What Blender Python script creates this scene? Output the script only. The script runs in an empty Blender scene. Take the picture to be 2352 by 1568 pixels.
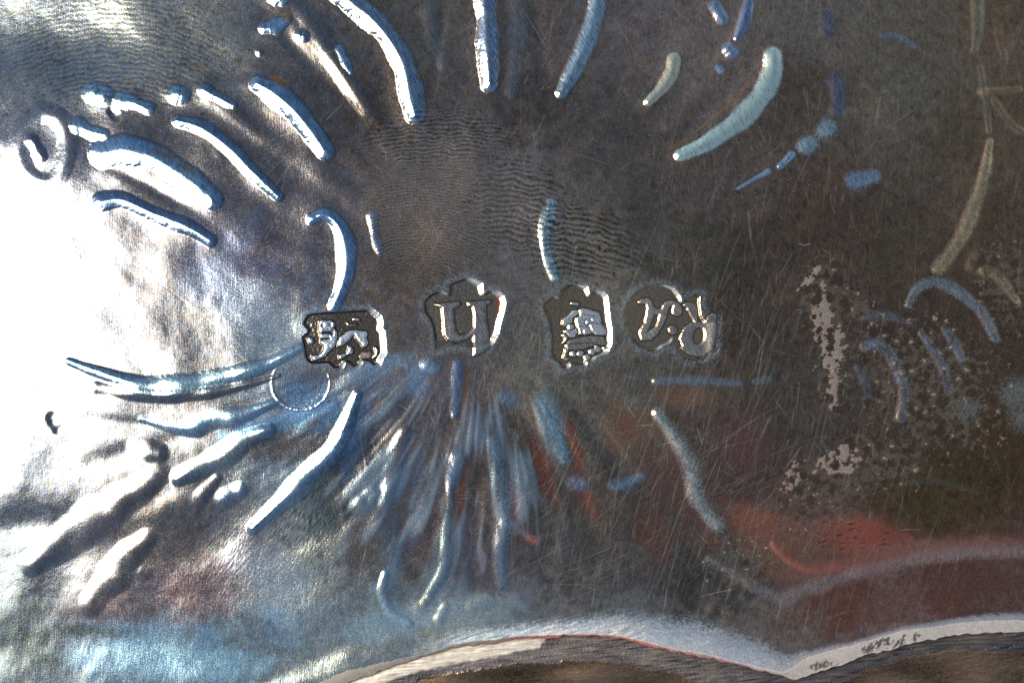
import bpy, math
import numpy as np

# ---------------------------------------------------------------- camera, world, sun, exposure
sc = bpy.context.scene
sc.unit_settings.system = 'METRIC'
sc.unit_settings.scale_length = 0.01          # one Blender unit is one centimetre
K = 5.0 / 2352.0                              # photo unit (1/2352 of the picture width) in centimetres
W0, H0 = 2352.0, 1568.0
CAM_D = 25.0
SUN_ZEN, SUN_AZ, SUN_RAD = 42.0, 183.0, 18.0  # sun seen through thin cloud, to the left of the piece

cam = bpy.data.cameras.new('camera')
cam.lens = 36.0 * CAM_D / 5.0
cam.sensor_width = 36.0
cam.clip_start, cam.clip_end = 0.5, 500.0
co = bpy.data.objects.new('camera', cam)
sc.collection.objects.link(co)
co.location = (0, 0, CAM_D - 0.09)
sc.camera = co

world = bpy.data.worlds.new('World')
sc.world = world
world.use_nodes = True
wn = world.node_tree
wn.nodes.clear()
sky = wn.nodes.new('ShaderNodeTexSky')
sky.sky_type = 'NISHITA'
sky.sun_disc = False
sky.sun_elevation = math.radians(90 - SUN_ZEN)
sky.sun_rotation = math.radians(90 - SUN_AZ)
bg = wn.nodes.new('ShaderNodeBackground')
bg.inputs['Strength'].default_value = 0.15
wo = wn.nodes.new('ShaderNodeOutputWorld')
wn.links.new(sky.outputs[0], bg.inputs[0])
wn.links.new(bg.outputs[0], wo.inputs[0])

sl = bpy.data.lights.new('sun', 'SUN')
sl.energy = 3.5
sl.angle = math.radians(SUN_RAD * 2)
sl.color = (1.0, 0.97, 0.94)
so = bpy.data.objects.new('sun', sl)
sc.collection.objects.link(so)
so.rotation_euler = (0, math.radians(SUN_ZEN), math.radians(SUN_AZ))
so.location = (-20, 0, 20)

vs = sc.view_settings
vs.view_transform = 'Standard'
vs.look = 'None'
vs.exposure = 0.45
vs.gamma = 1.0
sc.cycles.max_bounces = 4
sc.cycles.use_denoising = False

# sky radiance that the flat part of the dish mirrors, measured from left to right: film colour = seen colour / this
SKX = [92, 459, 919, 1378, 1837, 2251]
SKC = [[2.05 * v * g for v, g in zip(c, (1.5, 1.6, 1.35, 1.17, 1.04, 1.03))] for c in [(.36,.27,.165,.112,.087,.078), (.37,.30,.213,.161,.133,.122), (.43,.39,.33,.274,.236,.220)]]

# ---------------------------------------------------------------- raster helpers
rng = np.random.RandomState(7)
ST = 1.25
X0, X1, Y0, Y1 = -70.0, 2425.0, -70.0, 1900.0
xs = np.arange(X0, X1, ST); ys = np.arange(Y0, Y1, ST)
NX, NY = len(xs), len(ys)
XX, YY = np.meshgrid(xs.astype(np.float32), ys.astype(np.float32))

fy = np.fft.fftfreq(NY, ST)[:, None]; fx = np.fft.rfftfreq(NX, ST)[None, :]

def fnoise(wl, band=0.6, ang=None, aniso=1.0, seed=None):
    """band-limited noise around wavelength wl (photo units), unit variance; streaks along ang if aniso > 1"""
    r = np.random.RandomState(seed if seed is not None else rng.randint(1 << 30))
    F = np.fft.rfft2(r.standard_normal((NY, NX)).astype(np.float32))
    if ang is None:
        f = np.sqrt(fx ** 2 + fy ** 2)
    else:
        a = math.radians(ang); c, s = math.cos(a), math.sin(a)
        u = fx * c + fy * s; v = -fx * s + fy * c
        f = np.sqrt((u * aniso) ** 2 + v ** 2)
    f0 = 1.0 / wl
    F *= np.exp(-0.5 * (np.log(np.maximum(f, 1e-6) / f0) / band) ** 2)
    o = np.fft.irfft2(F, s=(NY, NX))
    return (o / (o.std() + 1e-9)).astype(np.float32)

def blur(a, r):
    F = np.fft.rfft2(a)
    return np.fft.irfft2(F * np.exp(-2 * (math.pi * r) ** 2 * (fx ** 2 + fy ** 2)), s=a.shape).astype(np.float32)

def sm(a, b, x):
    t = np.clip((x - a) / (b - a), 0, 1)
    return t * t * (3 - 2 * t)

def lin(c):
    c = np.asarray(c, float) / 255.0
    return np.where(c <= 0.04045, c / 12.92, ((c + 0.055) / 1.055) ** 2.4)

def metal(c):          # albedo of a metal film that shows colour c while it mirrors plain sky
    return lin(c).astype(np.float32)

def catmull(P, n=10):
    P = np.asarray(P, float)
    if len(P) < 3: 
        return np.array([P[0] + (P[-1] - P[0]) * t for t in np.linspace(0, 1, n)]) if len(P) == 2 else P
    Q = np.vstack([2 * P[0] - P[1], P, 2 * P[-1] - P[-2]])
    out = []
    for i in range(1, len(Q) - 2):
        a, b, c, d = Q[i - 1:i + 3]
        for t in np.arange(n) / n:
            out.append(0.5 * (2 * b + (c - a) * t + (2 * a - 5 * b + 4 * c - d) * t * t + (3 * b - a - 3 * c + d) * t ** 3))
    out.append(Q[-2])
    return np.array(out)

def window(P, m):
    x0, x1 = P[:, 0].min() - m, P[:, 0].max() + m
    y0, y1 = P[:, 1].min() - m, P[:, 1].max() + m
    i0 = max(0, int((x0 - X0) / ST)); i1 = min(NX, int((x1 - X0) / ST) + 2)
    j0 = max(0, int((y0 - Y0) / ST)); j1 = min(NY, int((y1 - Y0) / ST) + 2)
    return slice(j0, j1), slice(i0, i1)

def seg_dist(P, sl_, closed=False):
    """distance to polyline, and parameter 0..1 along it"""
    x = XX[sl_]; y = YY[sl_]
    best = np.full(x.shape, 1e9, np.float32); par = np.zeros(x.shape, np.float32); side = np.zeros(x.shape, np.float32)
    n = len(P); m = n if closed else n - 1
    for i in range(m):
        a, b = P[i], P[(i + 1) % n]
        dx, dy = b - a; L = dx * dx + dy * dy + 1e-9
        t = np.clip(((x - a[0]) * dx + (y - a[1]) * dy) / L, 0, 1)
        d = np.hypot(x - a[0] - t * dx, y - a[1] - t * dy)
        k = d < best
        best[k] = d[k]; par[k] = (i + t[k]) / m
    return best, par

def poly_sdf(P, sl_):
    """positive inside"""
    d, _ = seg_dist(P, sl_, True)
    x = XX[sl_]; y = YY[sl_]; ins = np.zeros(x.shape, bool)
    n = len(P)
    for i in range(n):
        a, b = P[i], P[(i + 1) % n]
        if abs(a[1] - b[1]) < 1e-9: continue
        c = ((a[1] > y) != (b[1] > y)) & (x < (b[0] - a[0]) * (y - a[1]) / (b[1] - a[1]) + a[0])
        ins ^= c
    return np.where(ins, d, -d)

HT = np.zeros((NY, NX), np.float32)              # relief height, photo units
COL = np.zeros((NY, NX, 3), np.float32)          # metal tint
ROU = np.full((NY, NX), 0.135, np.float32)
MET = np.ones((NY, NX), np.float32)
PID = np.zeros((NY, NX), np.int16)               # which part a place belongs to
PARTS = [('sheet', None, None)]                  # name, parent index, label

def mix(c, m, sl_=slice(None)):
    m = m[..., None]
    COL[sl_] = COL[sl_] * (1 - m) + np.asarray(c, np.float32) * m

# ---------------------------------------------------------------- tarnish film: base colour field
CP = [  # x, y, colour the film shows under plain sky
 (60,40,112,116,118),(250,80,122,126,126),(480,60,104,108,110),(700,60,84,84,88),(950,40,82,80,78),(1200,60,80,76,76),(1450,60,86,82,84),
 (1600,120,92,86,84),(1850,40,80,78,76),(2100,60,76,73,68),(2320,60,74,66,58),
 (60,400,110,112,118),(350,320,92,92,96),(600,380,84,84,90),(850,220,76,72,72),(1010,420,96,92,92),(1200,400,92,90,90),(1230,260,66,62,62),(1400,300,70,68,68),
 (1600,420,76,70,68),(1850,230,66,60,56),(2080,220,78,76,70),(2200,300,68,62,56),(2330,300,72,64,56),
 (350,620,92,92,98),(560,620,86,90,112),(620,540,84,84,92),(950,620,88,82,78),(1200,620,90,90,90),(1350,560,84,82,78),(1480,500,66,66,64),(1600,560,62,60,56),(1750,600,60,54,50),(1900,520,62,54,49),(2060,600,62,56,50),(2330,560,66,58,50),
 (500,720,88,90,96),(620,760,104,116,130),(930,760,84,82,84),(1180,760,82,82,82),(1370,720,96,94,88),(1540,850,76,76,72),(1720,760,58,52,48),(1850,900,62,58,54),(2100,760,58,50,46),(2300,800,60,50,44),
 (420,930,94,96,102),(640,1000,90,92,98),(860,900,92,94,104),(960,900,90,90,98),(1100,880,84,80,82),(1200,860,100,98,92),(1400,900,80,78,74),(1600,900,76,66,60),(1800,980,60,54,52),(2100,950,62,54,48),(2250,1050,54,46,36),(2150,1160,58,50,36),
 (560,1150,82,84,90),(700,1180,76,86,92),(800,1080,64,72,84),(960,1000,86,84,88),(1090,1050,82,76,76),(1200,1080,62,62,60),(1400,1150,70,64,60),(1560,1180,62,60,58),(1700,1080,66,56,54),
 (360,1250,92,88,88),(250,1400,94,88,90),(450,1350,94,90,94),(620,1260,118,124,128),(700,1330,112,118,120),(820,1280,82,82,84),(960,1230,84,80,84),(1100,1280,88,84,90),(1300,1300,70,68,68),(1500,1300,66,64,64),(1600,1330,52,52,52),(1700,1350,58,58,58),
 (60,1480,88,94,96),(300,1490,106,132,148),(500,1520,108,138,156),(700,1430,100,112,118),(620,1500,88,96,104),(820,1420,102,116,126),(1000,1440,104,116,122),(1250,1420,96,98,100),(1450,1400,84,86,88),
 (1750,1250,92,70,60),(1950,1390,78,54,50),(2200,1330,72,50,48),(2300,1400,74,60,56),(1700,1450,92,86,82),(2050,1430,92,80,80),(1850,1460,84,78,76),(1200,1900,70,65,60),(2000,1900,70,65,60),(200,1900,80,85,90)]
CPa = np.array(CP, float)
step = 16
gx, gy = XX[::step, ::step] + 60 * 0, YY[::step, ::step]
num = np.zeros(gx.shape + (3,)); den = np.zeros(gx.shape)
for p in CPa:
    w_ = 1.0 / (((gx - p[0]) ** 2 + (gy - p[1]) ** 2) / 90.0 ** 2 + 0.12) ** 1.9
    num += w_[..., None] * lin(p[2:]); den += w_
low = num / den[..., None]
# upsample with a wobble so the patches have torn, uneven outlines
wx = 22 * fnoise(110, .7) + 8 * fnoise(28, .7); wy = 22 * fnoise(110, .7) + 8 * fnoise(28, .7)
ui = np.clip((XX + wx - X0) / ST / step, 0, gx.shape[1] - 1.001); vi = np.clip((YY + wy - Y0) / ST / step, 0, gx.shape[0] - 1.001)
i0 = ui.astype(int); j0 = vi.astype(int); fu = (ui - i0)[..., None]; fv = (vi - j0)[..., None]
COL[:] = ((low[j0, i0] * (1 - fu) + low[j0, i0 + 1] * fu) * (1 - fv) + (low[j0 + 1, i0] * (1 - fu) + low[j0 + 1, i0 + 1] * fu) * fv)
n1 = fnoise(60, .8); n2 = fnoise(14, .6); n3 = fnoise(5.5, .5); n4 = fnoise(220, .6)
mott = 1 + .08 * n1 + .08 * n2 + .09 * n3 + .04 * n4
COL *= np.clip(mott, .5, 1.7)[..., None]
# brushed streaks left by polishing, running different ways in different places
bA = fnoise(4.5, .4, 90, 9); bB = fnoise(4.5, .4, 74, 10); bC = fnoise(5, .4, 30, 8); bD = fnoise(4.5, .4, -62, 9)
def reg(cx, cy, rx, ry): return np.exp(-((XX - cx) / rx) ** 2 - ((YY - cy) / ry) ** 2)
wA = .5 + .6 * reg(1100, 900, 500, 200); wB = .9 * sm(1200, 1700, XX) ; wC = 1.1 * reg(500, 1500, 600, 120); wD = 1.6 * reg(620, 1280, 190, 180)
COL *= np.clip(1 + .11 * (bA * wA + bB * wB + bC * wC) + .10 * bD * wD + .03 * fnoise(3.6, .3), .4, 2)[..., None]
HT += .018 * (bA * wA + bB * wB + bC * wC + 1.5 * bD * wD)
for ch_ in range(3): COL[..., ch_] *= 1 + .025 * fnoise(9, .5) + .03 * fnoise(24, .5)
hue = fnoise(45, .9)
COL[..., 2] *= 1 + .06 * hue; COL[..., 0] *= 1 - .035 * hue

# soft red and violet tints
def blob(cx, cy, rx, ry, rot=0, soft=.35, wob=.12, noise=None):
    a = math.radians(rot); c, s = math.cos(a), math.sin(a)
    u = ((XX - cx) * c + (YY - cy) * s) / rx; v = (-(XX - cx) * s + (YY - cy) * c) / ry
    r = np.sqrt(u * u + v * v) + wob * (noise if noise is not None else n1) + wob * .6 * n2
    return 1 - sm(1 - soft, 1 + soft, r)

EDGE_LO = np.array([(-400,1880),(200,1790),(500,1700),(700,1618),(805,1568),(849,1552),(893,1533.5),(952,1515),(1006,1497.6),(1054,1485.7),(1122.5,1477.8),(1191,1466),(1279,1463.5),(1293,1460),(1379,1460),(1430,1465),(1451,1472),(1488,1483),(1550,1497.6),(1606,1509),(1664,1520),(1739,1541),(1787,1551),(1826,1564),(1834,1565),(1876,1549),(1941,1530),(1992,1508),(2054,1496),(2109,1479),(2180,1467),(2266,1459),(2352,1458),(2500,1475),(2800,1600)], float)
EDGE_UP = np.array([(-400,1858),(200,1768),(500,1676),(700,1585),(746.5,1564),(798,1542),(846,1532),(893,1520),(958,1506),(1040,1480.5),(1088,1471),(1140,1467.5),(1191,1460),(1280,1456.5),(1348,1455),(1413,1458),(1451,1465.5),(1492,1476),(1550,1491),(1627,1505),(1712,1527),(1770,1541),(1800,1547),(1822,1538),(1849,1517),(1900,1500),(1958,1486),(2026.5,1467),(2078,1452),(2146,1445),(2214.5,1435),(2300,1430),(2352,1431),(2500,1448),(2800,1570)], float)
def e_lo(x): return np.interp(x, EDGE_LO[:, 0], EDGE_LO[:, 1])
def e_up(x): return np.interp(x, EDGE_UP[:, 0], EDGE_UP[:, 1])
ELO = e_lo(XX) + 1.3 * fnoise(40, .5)[0][None, :]; EUP = e_up(XX)

for (cx, cy, rx, ry, rot, c, a) in [  # red reflections painted into the metal colour
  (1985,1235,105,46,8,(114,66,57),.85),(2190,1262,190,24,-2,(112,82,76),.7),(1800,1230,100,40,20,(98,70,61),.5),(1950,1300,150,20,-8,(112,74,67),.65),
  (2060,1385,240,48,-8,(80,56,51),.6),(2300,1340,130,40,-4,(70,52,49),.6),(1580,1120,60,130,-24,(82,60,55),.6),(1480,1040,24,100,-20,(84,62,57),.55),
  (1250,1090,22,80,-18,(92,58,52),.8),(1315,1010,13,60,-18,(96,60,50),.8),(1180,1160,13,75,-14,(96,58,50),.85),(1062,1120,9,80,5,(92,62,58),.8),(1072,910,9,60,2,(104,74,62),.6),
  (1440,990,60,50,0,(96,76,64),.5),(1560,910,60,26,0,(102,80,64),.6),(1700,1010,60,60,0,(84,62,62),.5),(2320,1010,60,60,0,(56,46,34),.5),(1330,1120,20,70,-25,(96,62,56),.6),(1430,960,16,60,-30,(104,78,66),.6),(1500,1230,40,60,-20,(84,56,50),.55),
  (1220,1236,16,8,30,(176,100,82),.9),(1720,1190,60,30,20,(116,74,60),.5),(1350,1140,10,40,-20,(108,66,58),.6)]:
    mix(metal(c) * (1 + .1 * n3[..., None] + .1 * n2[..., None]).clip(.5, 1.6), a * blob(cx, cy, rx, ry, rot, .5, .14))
# dark tear lines in the painted red patch
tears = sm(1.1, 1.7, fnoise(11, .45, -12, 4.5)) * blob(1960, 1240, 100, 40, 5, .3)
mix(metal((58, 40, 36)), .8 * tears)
# tawny rubbing streaks
for (cx, cy, rx, ry, rot) in [(1075,1135,150,22,0),(900,1150,60,14,0),(1225,930,14,30,0)]:
    mix(metal((122,106,92)), .55 * blob(cx, cy, rx, ry, rot, .4) * sm(.2, 1.1, fnoise(7, .5, 4, 7)))

# blue polished patches, some with the sky's reflection painted in
for (cx, cy, rx, ry, rot, c, a) in [
  (560,700,70,60,20,(140,156,176),.7),(640,780,70,60,30,(140,158,172),.6),(470,640,60,50,0,(112,124,150),.6),(300,1500,170,50,-4,(112,142,162),.55),(480,1530,160,30,-3,(120,156,178),.6),
  (860,850,90,22,-20,(110,140,168),.6),(720,930,80,50,20,(92,130,170),.7),(640,970,120,24,-14,(112,160,200),.6),(820,1000,20,110,15,(76,108,146),.5),(640,1330,70,60,20,(140,158,172),.6),(560,1290,50,50,0,(122,130,150),.5),
  (960,870,26,50,0,(92,130,170),.5),(930,1060,16,90,8,(80,98,122),.45),(960,1130,14,120,6,(84,104,128),.4),(900,1280,26,80,0,(80,104,126),.45),(1010,1300,26,110,10,(92,118,134),.5),(700,1120,60,24,-30,(72,92,92),.8),(745,1200,40,30,-20,(60,74,78),.7),
  (900,1430,120,36,-14,(128,156,172),.6),(1080,1400,110,40,-4,(134,152,158),.6),(640,1440,60,40,30,(120,160,190),.5),(600,1440,60,22,20,(64,74,84),.6),(540,560,90,30,-50,(96,112,142),.35),
  (200,1455,110,18,0,(60,68,66),.6),(60,1500,70,40,0,(60,66,62),.5),(250,1410,110,30,0,(88,76,78),.5),(440,1370,120,60,0,(96,80,84),.5),(330,1446,130,12,3,(108,136,166),.35)]:
    mix(metal(c) * (1 + .12 * n3[..., None] + .12 * n2[..., None]).clip(.5, 1.7), a * blob(cx, cy, rx, ry, rot, .4, .14))

# brushed bright zone along the scalloped edge
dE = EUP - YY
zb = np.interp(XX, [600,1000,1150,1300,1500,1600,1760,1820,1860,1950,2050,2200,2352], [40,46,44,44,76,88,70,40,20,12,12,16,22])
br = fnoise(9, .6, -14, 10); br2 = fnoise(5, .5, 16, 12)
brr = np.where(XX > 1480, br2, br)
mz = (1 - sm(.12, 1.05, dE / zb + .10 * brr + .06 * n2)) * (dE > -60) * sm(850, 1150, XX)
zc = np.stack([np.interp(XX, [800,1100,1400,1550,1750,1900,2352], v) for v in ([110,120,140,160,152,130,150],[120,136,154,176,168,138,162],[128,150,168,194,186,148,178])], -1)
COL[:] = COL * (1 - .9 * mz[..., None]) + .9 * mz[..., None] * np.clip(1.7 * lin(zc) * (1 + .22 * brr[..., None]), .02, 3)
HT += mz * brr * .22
ROU += .2 * mz

# ---------------------------------------------------------------- repousse ridges, leaves and bosses
BLUE, PALE, CREAM, GREY, DEEP, OLIVE, FAINT, WHT = (104,140,172),(128,156,172),(150,158,150),(104,110,118),(70,90,120),(112,106,90),(88,98,110),(160,176,186)
R = []   # name, points, half-widths, height, colour, colour strength
def rd(name, pts, w, h, col=BLUE, a=.8, label=None): R.append((name, pts, w, h, col, a, label))
rd('flute', [(735,-65),(805,0),(863,50),(918,125),(940,190),(954,262)], [26,27,25], 11, (96,122,150))
rd('flute', [(1113,-70),(1115,0),(1120,100),(1126,196)], [28,26,21], 11, (92,116,146))
rd('flute', [(1378,-60),(1373,0),(1350,92),(1318,160),(1288,214)], [23,22,17], 7, (100,128,152))
rd('flute', [(1549,135),(1541,170),(1520,203),(1489,234)], [15,16,12], 3.5, CREAM, .9, 'short cream coloured flute')
rd('flute', [(1777,128),(1773,168),(1743,228),(1693,280),(1623,328),(1562,356)], [23,27,15], 4.2, (136,162,168), .9)
rd('flute', [(590,190),(625,210),(672,250),(715,300),(748,348)], [20,28,20], 10, (104,134,164))
rd('flute', [(228,352),(285,344),(350,360),(425,408),(484,456)], [34,33,24], 8.5, (110,142,172))
rd('flute', [(405,275),(460,292),(525,337),(580,395),(640,452)], [13,19,12], 5.5, (96,124,152))
rd('flute', [(225,462),(275,458),(350,490),(425,519),(482,552)], [20,17,16], 7, (96,122,150))
rd('scroll', [(716,503),(748,494),(777,517),(794,560),(797,615),(785,662),(770,700)], [13,21,17], 6, (98,132,170))
rd('boss', [(208,206),(226,214)], [28,26], 8, PALE)
rd('leaf', [(270,226),(300,232),(335,248)], [19,13], 5, (120,150,170))
rd('boss', [(402,214),(412,216)], [22,21], 7, (110,140,165))
rd('leaf', [(468,205),(500,222),(535,240)], [17,9], 4.5, (100,125,152))
rd('leaf', [(172,284),(202,300),(232,306)], [18,16], 6, PALE)
rd('boss', [(604,62),(630,58),(660,44)], [14,18,12], 4.5, (104,136,172))
rd('boss', [(688,80),(694,82)], [15,15], 3, DEEP)
rd('boss', [(625,-12),(645,-8)], [18,16], 6, PALE)
rd('boss', [(592,116),(594,119)], [8,8], 3, GREY)
rd('scroll', [(80,252),(126,268),(146,320),(136,385),(104,414),(57,400),(32,352),(42,290),(80,252)], [24,24,22], 3.2, (104,112,124), .3, 'oval ring shaped boss')
rd('boss', [(62,318),(84,356)], [14,14], 6, GREY)
rd('leaf', [(778,112),(792,140),(806,168)], [11,12,6], 3, BLUE)
rd('ridge', [(985,20),(1000,90),(1018,150)], [22,22,16], 1.3, FAINT, .4)
rd('ridge', [(1182,-40),(1190,90),(1172,215)], [26,24,16], 1.6, FAINT, .4)
rd('ridge', [(690,20),(740,90),(790,180),(840,250)], [26,26,18], 1.6, FAINT, .3)
rd('ridge', [(1267,470),(1250,530),(1255,585),(1275,640)], [16,13,11], 2.6, (112,140,158), .7)
rd('leaf', [(855,500),(862,545),(872,580)], [14,12,8], 1.5, BLUE, .45)
rd('boss', [(1644,14),(1663,46)], [15,15], 3.5, (80,106,138))
rd('leaf', [(1722,2),(1710,48),(1694,86)], [15,16,9], 3.5, (66,90,124))
rd('boss', [(1674,112),(1681,120)], [17,17], 3.5, (80,106,138))
rd('boss', [(1652,156),(1656,162)], [9,9], 1.5, BLUE, .6)
rd('boss', [(1922,185),(1930,208)], [20,19], 3, (54,68,94))
rd('boss', [(1930,232),(1926,252)], [18,18], 3, (58,72,98))
rd('boss', [(1893,298),(1902,291)], [21,21], 3, (100,130,148))
rd('boss', [(1849,336),(1863,328)], [19,18], 3, (104,132,152))
rd('leaf', [(1818,356),(1792,382)], [11,9], 2, (92,120,150))
rd('leaf', [(1765,394),(1735,410),(1694,434)], [7,5,4], 1, BLUE, .6)
rd('boss', [(1966,414),(2008,404)], [22,16], 3.2, (90,118,146))
rd('boss', [(1906,38),(1902,66)], [19,17], 2.5, (54,66,92), .7)
rd('ridge', [(2030,80),(2065,78),(2105,102)], [6,8,5], 1.2, (74,100,130), .6)
rd('stem', [(2258,-60),(2255,0),(2253,75),(2247,110)], [16,15,9], 3, (86,88,80), .7)
rd('stem', [(2260,150),(2272,230),(2280,300)], [8,9,6], 2, (84,88,86), .5)
rd('stem', [(2281,322),(2268,390),(2243,470),(2213,545),(2158,618)], [9,17,16], 4, OLIVE, .9)
rd('scroll', [(2088,700),(2110,662),(2153,648),(2203,668),(2258,715),(2292,778)], [9,15,11], 3, (86,98,108), 1)
rd('scroll', [(2263,622),(2298,634),(2345,694)], [11,15,8], 3, OLIVE, .85)
rd('boss', [(2240,588),(2232,612)], [13,11], 2, (108,92,76), .6)
rd('scroll', [(1990,730),(2030,722),(2078,738)], [10,12,8], 1.6, (72,80,90), 1)
rd('leaf', [(1987,795),(2012,792),(2040,809),(2063,846),(2076,884),(2078,920),(2072,958)], [11,15,12], 3, (86,100,114), 1)
rd('leaf', [(2120,766),(2148,805),(2169,846),(2184,897)], [9,13,11], 2.4, (82,92,106), 1)
rd('leaf', [(2172,753),(2195,787),(2213,825)], [8,13,9], 2.4, (80,92,106), 1)
rd('leaf', [(1968,840),(1985,872),(1995,912)], [7,10,8], 1.8, (66,74,88), 1)
rd('boss', [(2215,946),(2236,940)], [26,24], 2, (98,108,112), .7)
rd('boss', [(2330,905),(2372,898)], [34,34], 2.5, (104,112,114), .7)
rd('boss', [(2356,962),(2390,966)], [28,28], 2.5, (104,112,114), .7)
rd('ridge', [(2045,1120),(2110,1106),(2173,1108),(2248,1130)], [6,9,7], 1.2, (70,78,74), .5)
rd('ridge', [(1505,874),(1600,872),(1698,880)], [9,11,8], 2, (92,108,124), .7)
rd('ridge', [(1735,876),(1768,870)], [9,9], 1.6, (80,92,98), .6)
rd('ridge', [(1470,868),(1440,862)], [6,6], 1, (84,100,112), .5)
rd('flute', [(1512,948),(1545,1000),(1578,1050),(1598,1130),(1622,1178),(1650,1205)], [12,20,15], 3, (128,144,150), .85)
rd('ridge', [(1632,1284),(1698,1322),(1758,1357),(1808,1374),(1858,1351),(1948,1324),(2048,1299),(2198,1274),(2420,1268)], [12,16,15], 3, (112,108,112), .7)
rd('ridge', [(1780,1250),(1800,1274),(1832,1296),(1880,1308),(1930,1302)], [10,9,7], 2.5, (140,84,74), .8)
rd('flute', [(1246,922),(1262,965),(1282,1018),(1297,1056)], [21,24,10], 4, (112,148,168), .9)
rd('boss', [(1160,910),(1170,918)], [16,16], 2.6, (84,122,164))
rd('ridge', [(1052,835),(1050,884),(1045,950)], [12,14,11], 2, (84,118,158), .7)
rd('boss', [(984,838),(998,846)], [17,15], 1.8, (108,144,172), .6)
rd('flute', [(1132,1012),(1142,1064),(1156,1130),(1157,1190),(1150,1259),(1155,1340)], [14,19,15], 4.5, (104,136,162), .8)
rd('leaf', [(1166,1198),(1190,1212),(1218,1232)], [16,15,8], 3, (112,132,146), .6)
rd('flute', [(1050,1052),(1042,1085),(1034,1128)], [19,18,8], 3.5, (84,120,156), .85)
rd('ridge', [(1036,1140),(1026,1234),(1018,1309),(975,1384)], [9,13,10], 2.5, (84,116,140), .55)
rd('ridge', [(930,990),(905,1060),(886,1150)], [14,19,16], 4, (100,104,114), .5)
rd('boss', [(830,1156),(858,1136)], [24,16], 2.8, (110,132,146), .6)
rd('boss', [(866,1188),(882,1212)], [26,20], 2.2, (100,110,124), .5)
rd('ridge', [(884,1318),(878,1360),(898,1408),(938,1432)], [8,12,9], 3, (124,158,184), .8)
rd('flute', [(822,905),(800,965),(765,1035),(705,1093),(650,1148),(580,1212)], [10,20,24,12], 6.5, (100,136,170), .8)
rd('boss', [(1318,1108),(1334,1110)], [16,15], 2.6, (100,132,162), .8)
rd('boss', [(1412,1112),(1438,1108),(1475,1092)], [14,16,9], 2.6, (92,122,152), .8)
rd('leaf', [(692,798),(600,842),(500,868),(400,884),(300,880),(150,830)], [9,20,24,8], 5.5, (130,166,186), .75)
rd('leaf', [(640,862),(560,884),(450,905),(340,908),(215,890)], [5,13,14], 4.5, (104,108,112), .5)
rd('leaf', [(640,920),(560,950),(490,962),(420,984),(320,962)], [6,20,20,6], 4, (124,168,200), .7)
rd('leaf', [(620,985),(550,1018),(495,1058),(405,1096)], [12,22,26,16], 5, (130,150,164), .6)
rd('leaf', [(360,1090),(262,1158),(200,1200),(60,1300)], [24,38,42,26], 6.5, (112,108,110), .4)
rd('leaf', [(330,1240),(262,1310),(200,1390)], [22,34,24], 5.5, (104,104,108), .4)
rd('boss', [(518,1142),(548,1126)], [22,18], 3, (110,140,170), .6)
rd('boss', [(495,1098),(448,1150)], [12,17], 3, (110,116,124), .5)
rd('boss', [(310,1030),(360,1042)], [22,20], 5, GREY, .3)
rd('boss', [(112,962),(128,984)], [14,14], -6, GREY, .3, 'small dent')
rd('boss', [(300,1300),(322,1318)], [20,18], 3, FAINT, .3)
rd('boss', [(248,250),(258,262)], [10,12], -3, GREY, .2, 'small dent')
rd('boss', [(2262,208),(2352,200)], [10,8], 2.4, (108,92,80), .5)
rd('ridge', [(2290,225),(2330,280),(2360,300)], [9,10,8], 2.2, (98,88,78), .5)
rd('ridge', [(2300,20),(2305,80),(2318,130)], [12,11,8], 2, (82,76,68), .4)
rd('boss', [(966,1395),(990,1380)], [16,14], 2.2, (92,90,88), .3)
rd('boss', [(1010,1420),(1022,1392)], [13,10], 3, (134,154,170), .6)
rd('boss', [(1085,1390),(1120,1378)], [14,16], 2.5, (134,150,160), .5)

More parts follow.
